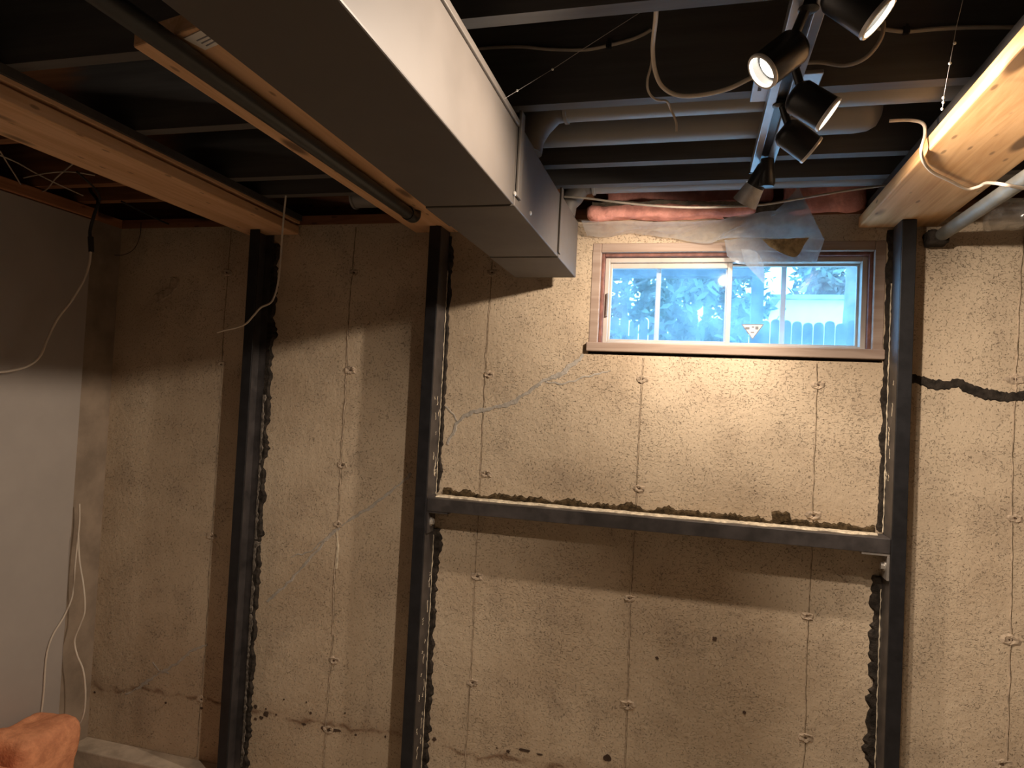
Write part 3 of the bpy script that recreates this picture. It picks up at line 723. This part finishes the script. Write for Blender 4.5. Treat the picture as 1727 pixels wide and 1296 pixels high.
def track_light():
    t = empty('track_light'); tag(t, 'black track light bar with swivel spot heads under the joists', 'track light')
    xr = 1.578; zb = 2.443
    rl = MB(); rl.box(xr - 0.031, xr - 0.011, -2.2, -0.46, zb, JZ - 0.010); rl.box(xr + 0.011, xr + 0.031, -2.2, -0.46, zb, JZ - 0.010)
    rl.box(xr - 0.011, xr + 0.011, -2.2, -0.46, zb + 0.014, JZ - 0.010)
    ro = rl.build('rail', 'rail', t, bevel=0.002)
    MB().box(xr - 0.0105, xr + 0.0105, -2.2, -0.461, zb + 0.010, zb + 0.0145).build('rail_slot', 'lamp_black', ro)
    MB().box(xr - 0.033, xr + 0.033, -0.46, -0.452, zb - 0.001, JZ - 0.010).build('end_cap', 'lamp_black', ro)
    pl = MB().box(1.512, 1.656, -1.012, -0.885, JZ - 0.010, JZ - 0.0005).build('mounting_plate', 'rail', t, bevel=0.002)
    for x in (1.528, 1.640): MB().box(x - 0.004, x + 0.004, -0.968, -0.945, JZ - 0.0108, JZ - 0.0098).build('plate_slot_shade', 'slot_shade', pl)  # dark boxes paint the shade inside the plate slots
    def img_axis(px, py, du, dv, tow):
        """unit axis that runs (du, dv) across the picture at this pixel and tow towards the viewer"""
        d = (RC @ Vector(((px - IMW / 2) / FPX, 1.0, -(py - IMH / 2) / FPX))).normalized()
        rt = (RC.col[0] - d * RC.col[0].dot(d)).normalized(); u_ = rt.cross(d)
        n = math.hypot(du, dv); k = math.sqrt(1 - tow * tow)
        return (rt * (du / n) - u_ * (dv / n)) * k - d * tow
    def spot(px, py, z, du, dv, tow, ln, rad, lit, e, deg, **kw):
        c = P(px, py, 2, z); ax = img_axis(px, py, du, dv, tow)
        bk = c - ax * ln / 2
        head(t, bk, ax, ln, rad, lit, e, deg, pivot=(xr, c.y - 0.012, zb + 0.012), **kw)
    spot(1318, 96, 2.365, -52, 44, 0.58, 0.092, 0.033, 2, 56, 140)      # lit, facing the duct and the room
    spot(1440, 3, 2.365, 60, 34, 0.24, 0.092, 0.034, 2, 24, 125)       # lit, facing the weathered plank
    spot(1366, 175, 2.365, 58, 32, 0.14, 0.088, 0.036, 1, 30, 125)
    spot(1343, 235, 2.365, 52, 35, -0.06, 0.086, 0.034, 1, 30, 125)
    c4 = P(1256, 343, 2, 2.335); a4 = img_axis(1256, 343, -32, 62, -0.16)
    b4 = c4 - a4 * 0.125
    head(t, b4, a4, 0.072, 0.026, 1, 33, 150, collar=(0.053, 0.037), pivot=None, blend=0.8)
    MB().lathe(V((xr + 0.008, b4.y + 0.0, 2.445)), (0.0, 0.10, -1), [(0, 0.0), (0, 0.018), (0.070, 0.024), (0.078, 0.020), (0.078, 0.0)], 22).build('swivel_base', 'lamp_black', t, smooth=True)
track_light()

# ------------------------------------------------------------------ insulation and plastic over the window
roll = lump(0.99, 1.60, -0.095, -0.004, 2.425, 2.478, 0.025, 0.010, 0.026, 3, 11).build('insulation_roll', 'pink', smooth=True)
tag(roll, 'pink insulation strip bulging over the plastic above the window', 'insulation')
ki = ragged([V((1.02, -0.098, 2.470)), V((1.30, -0.100, 2.468)), V((1.58, -0.095, 2.455))], 0.003, 0.012, 0.005, 61, both=True).build('paper_facing', 'kraft', roll)
pk2 = lump(1.05, 1.66, 0.02, 0.098, 2.50, 2.70, 0.03, 0.010, 0.02, 4, 9).build('insulation_batt', 'pink', smooth=True)
tag(pk2, 'pink insulation batt pushed into the rim bay behind the thin duct', 'insulation')
pk3 = lump(1.70, 1.96, -0.035, 0.098, 2.445, 2.69, 0.03, 0.012, 0.03, 6, 8).build('insulation_batt', 'pink', smooth=True)
tag(pk3, 'reddish insulation batt in the rim bay next to the weathered plank', 'insulation')

def plastic_sheet():
    t = empty('plastic_sheet'); tag(t, 'milky plastic sheet drooping from the ceiling edge over the window top', 'plastic sheet')
    def sheet(top, bot, nu, nv, amp, seed, name, mat='plastic', yoff=0.0):
        ts = spline([W(a, b, y) for a, b, y in top], 8); bs = spline([W(a, b, y) for a, b, y in bot], 8)
        vs = []; fs = []
        def samp(c, u):
            k = u * (len(c) - 1); i = min(int(k), len(c) - 2); return c[i].lerp(c[i + 1], k - i)
        for j in range(nv + 1):
            for i in range(nu + 1):
                u = i / nu; v = j / nv
                p = samp(ts, u).lerp(samp(bs, u), v)
                n = noise.noise(Vector((u * 9 + seed, v * 2.2, seed))) + 0.5 * noise.noise(Vector((u * 22, v * 5 + seed, 3)))
                p = p + Vector((0, -abs(n) * amp * (0.3 + 0.7 * v) + yoff, n * amp * 0.25))
                vs.append(p)
        for j in range(nv):
            for i in range(nu): fs.append((j * (nu + 1) + i, j * (nu + 1) + i + 1, (j + 1) * (nu + 1) + i + 1, (j + 1) * (nu + 1) + i))
        return MB().add(vs, fs).build(name, mat, t, smooth=True)
    sheet([(980, 372, -.085), (1060, 374, -.085), (1140, 374, -.085), (1205, 372, -.085), (1240, 364, -.085), (1290, 358, -.085), (1340, 352, -.085), (1364, 350, -.085)],
          [(990, 398, -.02), (1020, 401, -.02), (1065, 395, -.02), (1115, 400, -.02), (1190, 411, -.025), (1225, 402, -.06), (1300, 402, -.08), (1390, 405, -.08)],
          60, 10, 0.016, 2, 'hanging_edge')
    sheet([(1300, 362, -.075), (1320, 345, -.075), (1338, 325, -.075), (1346, 314, -.075)],
          [(1300, 366, -.085), (1325, 356, -.085), (1350, 352, -.085), (1364, 350, -.085)], 20, 6, 0.004, 9, 'upper_corner')
    sheet([(1222, 405, -.085), (1262, 402, -.09), (1310, 402, -.09), (1350, 400, -.09), (1391, 403, -.085)],
          [(1226, 432, -.03), (1250, 446, -.03), (1310, 446, -.03), (1350, 444, -.03), (1377, 443, -.03)], 40, 10, 0.016, 5, 'folded_pouch')
    sheet([(1250, 420, -.10), (1275, 425, -.10), (1288, 445, -.10)], [(1255, 444, -.06), (1278, 468, -.06), (1291, 482, -.06)], 14, 8, 0.008, 7, 'folded_tip')
    sheet([(1285, 404, -.118), (1320, 403, -.118), (1365, 401, -.118)], [(1300, 418, -.11), (1340, 434, -.10), (1358, 410, -.11)], 16, 6, 0.004, 8, 'trapped_paper', 'kraft_light')
    sheet([(1215, 362, -.05), (1270, 350, -.05), (1350, 330, -.05)], [(1225, 374, -.045), (1280, 368, -.045), (1362, 352, -.045)], 20, 5, 0.004, 4, 'paper_backing', 'kraft')
plastic_sheet()
wrap = empty('plastic_wrap'); tag(wrap, 'crumpled clear plastic wrap hanging by the grey pipe', 'plastic wrap')
lump(2.30, 2.44, -0.16, -0.05, 2.36, 2.44, 0.012, 0.016, 0.03, 8, 14).build('crumpled_film', 'plastic_clear', wrap)

# ------------------------------------------------------------------ insulation on the floor in the corner
b1 = lump(-1.14, -0.93, -0.56, -0.30, 0.0, 0.365, 0.03, 0.016, 0.035, 12, 7).build('insulation_bundle', 'orange_pink', smooth=True)
tag(b1, 'orange pink insulation bundle standing against the drywall foot', 'insulation')
b2 = lump(-1.135, -0.82, -1.05, -0.60, 0.0, 0.33, 0.03, 0.02, 0.06, 15, 7).build('insulation_bundle', 'orange_pink', smooth=True)
tag(b2, 'larger orange pink insulation bundle lying beside the standing one', 'insulation')

# ------------------------------------------------------------------ cables
JB = -0.928           # flank of the joist that carries the stapled cables
def on(pts, y): return [W(a, b, y) for a, b in pts]
cable('stapled_cable', on([(800, 83), (835, 80), (880, 79), (925, 83), (985, 84), (1025, 77), (1060, 68), (1085, 58), (1098, 50)], JB), 0.0042, 'cable_old', 'beige cable stapled on the joist flank next to the trunk duct')
c1 = cable('hanging_cable', [W(1107, -12, -1.27), W(1106, 30, -1.2), W(1101, 80, -1.1), W(1105, 120, -1.05), W(1118, 147, -1.03), W(1145, 161, -1.02), W(1185, 160, -1.02), W(1230, 149, -1.02), W(1270, 130, -1.02), W(1310, 115, -1.02), W(1345, 108, -1.02)], 0.0050, 'cable', 'cream cable sagging in a loop from the joist to the lit lamp')
cable('hanging_cable', [W(1345, 108, -1.02), W(1380, 105, -1.03), W(1425, 110, -1.05), W(1460, 97, -1.07), W(1484, 68, -1.08), W(1490, 42, -1.08), W(1482, 25, -1.08), W(1465, 14, -1.06)], 0.0045, 'cable_old', 'beige cable curling from the rail to the lamp head aimed at the weathered plank')
cable('loose_wire', [W(1102, 60, -1.10), W(1099, 105, -1.06), W(1092, 135, -1.03), W(1094, 155, -1.0), W(1106, 168, -0.97), W(1124, 171, -0.94), W(1131, 184, -0.90), W(1140, 205, -0.88), W(1141, 222, -0.87)], 0.0028, 'cable_old', 'thin grey wire with a free end dangling below the joist beside the cable loop')
cable('stapled_cable', on([(1405, 18), (1425, 35), (1460, 43), (1495, 50), (1530, 53), (1575, 49), (1640, 46), (1730, 46)], JB), 0.0048, 'cable_old', 'beige cable stapled on the joist flank towards the weathered plank')
for q in ((1027, 76), (1528, 52)):
    p = W(q[0], q[1], JB)
    tag(MB().box(p.x - 0.007, p.x + 0.007, JB - 0.007, JB + 0.005, p.z - 0.008, p.z + 0.008).box(p.x - 0.003, p.x + 0.003, JB - 0.009, JB - 0.007, p.z - 0.012, p.z + 0.012).build('cable_staple', 'staple', bevel=0.001),
        'black staple clipping the beige cable next to the trunk duct' if q[0] < 1200 else 'black staple clipping the beige cable by the weathered plank', 'cable staple')
ZP = 2.383
cable('plank_cable', [P(1500, 204, 2, 2.475), P(1535, 203, 2, 2.468), P(1557, 209, 2, 2.455), P(1560, 228, 2, 2.43), W(1554, 252, -0.745), P(1556, 268, 2, ZP), P(1562, 280, 2, ZP), P(1575, 292, 2, ZP - .004), P(1600, 304, 2, ZP - .006), P(1630, 318, 2, ZP - .008), P(1650, 315, 2, ZP - .006), P(1662, 309, 2, ZP - .004), P(1675, 309, 2, ZP - .03), P(1690, 311, 2, 2.318), P(1735, 319, 2, 2.314), P(1800, 330, 2, 2.31)], 0.0042, 'cable', 'cream cable crossing under the weathered plank')
cable('slack_cable', [W(952, 332, -.27), W(985, 334, -.275), W(1040, 341, -.28), W(1100, 347, -.28), W(1160, 350, -.28), W(1230, 349, -.28), W(1290, 345, -.28), W(1350, 335, -.28), W(1420, 323, -.28), W(1470, 316, -.28), W(1510, 311, -.28)], 0.0036, 'cable_old', 'slack beige cable strung above the window from duct to weathered plank')
# in the corner by the drywall
XD = XL + 0.058
dc = empty('drywall_cable'); tag(dc, 'cream cable curving down in front of the drywall from a black connector', 'cable')
cp = [(153, 425), (150, 448), (140, 475), (120, 508), (97, 538), (80, 572), (68, 600), (48, 617), (15, 626), (-40, 632)]
cable('cream_section', [W(a, b, -0.36 - 0.0016 * max(0, 155 - a)) for a, b in cp], 0.0048, 'cable', '', parent=dc)
cable('black_section', [W(172, 300, -0.30), W(152, 318, -0.33), W(165, 340, -0.35), W(158, 365, -0.36), W(152, 390, -0.36), W(153, 412, -0.36)], 0.0065, 'cable_dark', '', parent=dc)
MB().tube([W(153, 400, -.36), W(154, 425, -.36)], [0.011, 0.010], 12).build('connector', 'cable_dark', dc, smooth=True)
cable('loop_wire', on([(238, 375), (236, 398), (226, 420), (208, 430), (186, 430)], -0.03), 0.0014, 'cable_dark', 'thin black wire loop on the concrete beside the drywall edge', 'wire')
cable('post_wire', [W(482, 330, -.30), W(478, 370, -.29), W(475, 410, -.28), W(472, 450, -.28), W(468, 482, -.28), W(462, 502, -.285), W(455, 512, -.29), W(440, 519, -.30), W(428, 532, -.31), W(415, 546, -.32), W(398, 553, -.33), W(380, 557, -.34), W(366, 561, -.345)], 0.0036, 'cable', 'cream wire hanging beside the double plank with its end bent across the post', 'wire')
cable('corner_wire', [P(a, b, 0, XL + 0.056) for a, b in [(134, 850), (134, 880), (130, 920), (126, 960), (122, 1005), (108, 1040), (90, 1070), (80, 1098), (76, 1130), (74, 1165), (70, 1200), (66, 1222)]], 0.0036, 'cable', 'cream wire running down the drywall edge into the insulation, the one lying over the drywall', 'wire')
cable('corner_wire', on([(132, 900), (134, 945), (141, 990), (143, 1030), (135, 1055), (126, 1080), (130, 1105), (140, 1130), (144, 1165), (142, 1200), (133, 1222), (112, 1238)], -0.215), 0.0036, 'cable', 'cream wire running down beside the drywall edge over the bare concrete strip', 'wire')
tag(MB().add([W(2, 385, -0.55), W(18, 388, -0.55), W(14, 414, -0.55), W(8, 404, -0.55)] , [(0, 1, 2, 3)]).build('paper_tag', 'tag_pink'), 'small pink paper tag on the drywall', 'paper tag')
cable('black_wire', on([(-10, 385), (4, 400), (10, 425), (8, 445), (-6, 462)], -0.56), 0.0026, 'cable_dark', 'black wire looping beside the pink paper tag', 'wire')
rnd = random.Random(5)
cw = [([(0, 255), (25, 295), (45, 322), (75, 322), (95, 300), (125, 275)], 'beige wire drooping between joists above the drywall'),
      ([(0, 262), (30, 275), (60, 292), (100, 312), (140, 330)], 'grey wire lying in a tangle above the drywall'),
      ([(40, 300), (80, 292), (120, 290), (160, 296)], 'straight grey wire above the drywall tangle'),
      ([(130, 290), (160, 318), (168, 335), (165, 350)], 'short dark wire dropping to the black connector'),
      ([(205, 340), (235, 355), (270, 372), (284, 378)], 'dark wire running to the wall above the scarred bay')]
for i, (pts, lab) in enumerate(cw):
    cable('ceiling_wire', [P(a, b, 2, 2.468 - 0.004 * i) for a, b in pts], 0.0024 if i < 3 else 0.004, 'cable_old' if i < 3 else 'cable_dark', lab, 'wire')
# spider threads
def thread(pts, label, beads=()):
    t = empty('spider_thread'); tag(t, label, 'cobweb')
    MB().tube(pts, 0.0004, 5).build('silk', 'thread', t)
    for b in beads:
        p = Vector(b); MB().lathe(p - V((0, 0, .003)), (0, 0, 1), [(0, 0), (0.001, .0022), (0.003, .003), (.005, .0022), (.006, 0)], 8).build('dust_bead', 'dust', t, smooth=True)
thread([W(845, 170, -1.15), W(930, 118, -1.1), W(1000, 72, -1.2), W(1100, 8, -1.25)], 'spider thread slanting from the trunk duct to the joist', [W(932, 117, -1.1), W(872, 153, -1.13)])
thread([W(1626, -10, -1.25), W(1612, 50, -1.2), W(1602, 107, -1.15), W(1592, 160, -1.1), W(1589, 186, -1.08)], 'dusty spider thread hanging near the weathered plank', [W(1610, 73, -1.18), W(1602, 107, -1.15), W(1591, 165, -1.1), W(1591, 173, -1.1), W(1589, 184, -1.08)])

# ------------------------------------------------------------------ garden outside the window
def garden():
    GZ = 1.86
    g = MB().box(-25, 30, 0.21, 40, GZ - 0.1, GZ).build('ground', 'bounce_ground'); struct(g, 'garden ground level outside the window', 'ground')
    # fence with rounded pickets
    f = empty('picket_fence'); tag(f, 'board fence with rounded picket tops across the garden', 'fence')
    Y = 7.7
    zt = W(1340, 542, Y).z
    x = -6.0; base = None; rnd = random.Random(2)
    prof = [(-0.066, GZ)] + [(-0.066, zt - 0.07)] + [(0.066 * -math.cos(a), zt - 0.06 + 0.06 * math.sin(a)) for a in [math.pi * k / 8 for k in range(1, 8)]] + [(0.066, zt - 0.07), (0.066, GZ)]
    base = MB().prism([(a, 0, b) for a, b in prof], (0, 0.02, 0)).build('picket', 'fence', f)
    base.location = (x, Y, 0)
    while x < 12:
        x += 0.142
        o = base.copy(); COL.objects.link(o); o.parent = f; o.location = (x, Y, rnd.uniform(-0.03, 0.03))
    MB().box(-6.2, 12.2, Y + 0.02, Y + 0.06, GZ + 0.25, GZ + 0.34).build('rail', 'fence', f)
    # deck corner with posts
    d = empty('timber_deck'); tag(d, 'dark timber deck edge with posts outside the window', 'deck')
    Yd = 2.4
    zb = W(1130, 466, Yd).z; zt2 = W(1130, 449, Yd).z + 0.25
    xr = W(1287, 500, Yd).x
    MB().box(-6, xr, Yd, Yd + 0.09, zb, zt2).build('deck_beam', 'deck', d)
    for px in (1278,):
        c = W(px, 500, Yd).x; MB().box(c - 0.040, c + 0.040, Yd + 0.002, Yd + 0.085, GZ, zb + 0.01).build('deck_post', 'deck', d)
    MB().box(-3.2, -3.12, Yd + 0.002, Yd + 0.085, GZ, zb + 0.01).build('deck_post', 'deck', d)
    # white neighbouring shed
    s = empty('white_shed'); tag(s, 'white shed wall shining behind the picket fence', 'shed')
    Ys = 15.0; a = W(1315, 506, Ys); b = W(1412, 506, Ys)
    MB().box(a.x, b.x + 0.4, Ys, Ys + 3, GZ, a.z).build('shed_wall', 'shed', s)
    MB().box(a.x - 0.2, b.x + 0.6, Ys - 0.2, Ys + 3.2, a.z, a.z + 0.10).build('shed_roof', 'shed_roof', s)
    # trees: trunk, limbs and leaf cards
    def tree(loc, hgt, rad, trunk, nleaf, lsize, seed, label, mat, zc=None, squash=0.8):
        t = empty('leafy_tree'); tag(t, label, 'tree', 'trees beyond the fence')
        rn = random.Random(seed); x, y = loc
        mb = MB(); mb.tube([(x, y, GZ - 0.05), (x + 0.05, y, GZ + hgt * 0.3), (x - 0.04, y, GZ + hgt * 0.75)], [trunk, trunk * 0.85, trunk * 0.4], 12)
        zc = zc if zc is not None else GZ + hgt * 0.62
        for k in range(6):
            a = rn.uniform(0, 6.28); mb.tube([(x, y, GZ + hgt * 0.4), (x + math.cos(a) * rad * 0.35, y + math.sin(a) * rad * 0.35, zc), (x + math.cos(a) * rad * 0.75, y + math.sin(a) * rad * 0.75, zc + rad * 0.3)], [trunk * 0.45, trunk * 0.25, trunk * 0.08], 6)
        mb.build('trunk', 'bark', t, smooth=True)
        vs = []; fs = []
        cl = []
        for k in range(18):
            while True:
                p = Vector((rn.uniform(-1, 1), rn.uniform(-1, 1), rn.uniform(-1, 1)))
                if p.length < 1: break
            cl.append((Vector((x + p.x * rad, y + p.y * rad, zc + p.z * rad * squash)), rad * rn.uniform(0.12, 0.28)))
        for k in range(nleaf):
            c, cr = rn.choice(cl)
            p = c + Vector((rn.gauss(0, .5), rn.gauss(0, .5), rn.gauss(0, .5))) * cr
            if p.z < GZ + 0.05: continue
            u = Vector((rn.uniform(-1, 1), rn.uniform(-1, 1), rn.uniform(-1, 1))).normalized(); w = u.orthogonal().normalized()
            s_ = lsize * rn.uniform(0.6, 1.3); o = len(vs)
            vs += [p - u * s_, p + w * s_ * 0.5, p + u * s_, p - w * s_ * 0.5]; fs.append((o, o + 1, o + 2, o + 3))
        fo = MB(); fo.v = [tuple(q) for q in vs]; fo.f = fs; fo.mi = [0] * len(fs)
        lo = fo.build('foliage', mat, t, fix=False); lo['kind'] = 'stuff'
    def at(px, Y): return (W(px, 520, Y).x, Y)
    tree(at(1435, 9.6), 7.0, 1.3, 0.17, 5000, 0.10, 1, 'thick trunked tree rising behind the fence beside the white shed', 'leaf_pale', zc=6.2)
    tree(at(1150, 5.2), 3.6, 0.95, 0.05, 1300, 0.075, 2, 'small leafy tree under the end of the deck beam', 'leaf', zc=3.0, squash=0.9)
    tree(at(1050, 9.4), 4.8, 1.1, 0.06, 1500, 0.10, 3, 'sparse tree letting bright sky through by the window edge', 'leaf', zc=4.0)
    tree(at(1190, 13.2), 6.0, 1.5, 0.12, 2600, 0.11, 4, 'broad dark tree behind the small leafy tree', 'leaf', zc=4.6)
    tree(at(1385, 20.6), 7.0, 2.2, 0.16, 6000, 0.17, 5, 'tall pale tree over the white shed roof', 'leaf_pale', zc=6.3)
    def hedge(px, Y, rad, h, label, seed):
        t = empty('garden_shrub'); tag(t, label, 'shrub', 'shrubs along the fence')
        rn = random.Random(seed); x = W(px, 520, Y).x; vs = []; fs = []
        for k in range(1800):
            a = rn.uniform(0, 6.28); q = rad * math.sqrt(rn.random()); z = GZ + h * (rn.random() ** 0.8) * (1 - 0.35 * (q / rad) ** 2)
            p = Vector((x + q * math.cos(a), Y + q * math.sin(a) * 0.6, z)); u = Vector((rn.uniform(-1, 1), rn.uniform(-1, 1), rn.uniform(-1, 1))).normalized(); w = u.orthogonal().normalized()
            s_ = 0.06 * rn.uniform(0.6, 1.3); o = len(vs); vs += [p - u * s_, p + w * s_ * .5, p + u * s_, p - w * s_ * .5]; fs.append((o, o + 1, o + 2, o + 3))
        fo = MB(); fo.v = [tuple(q) for q in vs]; fo.f = fs; fo.mi = [0] * len(fs); lo = fo.build('foliage', 'leaf', t, fix=False); lo['kind'] = 'stuff'
        MB().tube([(x, Y, GZ - 0.03), (x, Y, GZ + h * 0.6)], [0.03, 0.012], 8).build('stem', 'bark', t)
    hedge(1020, 6.9, 0.55, 1.0, 'round shrub in front of the fence under the sparse tree', 21)
    hedge(1200, 6.9, 0.6, 1.05, 'round shrub in front of the fence under the small leafy tree', 22)
garden()
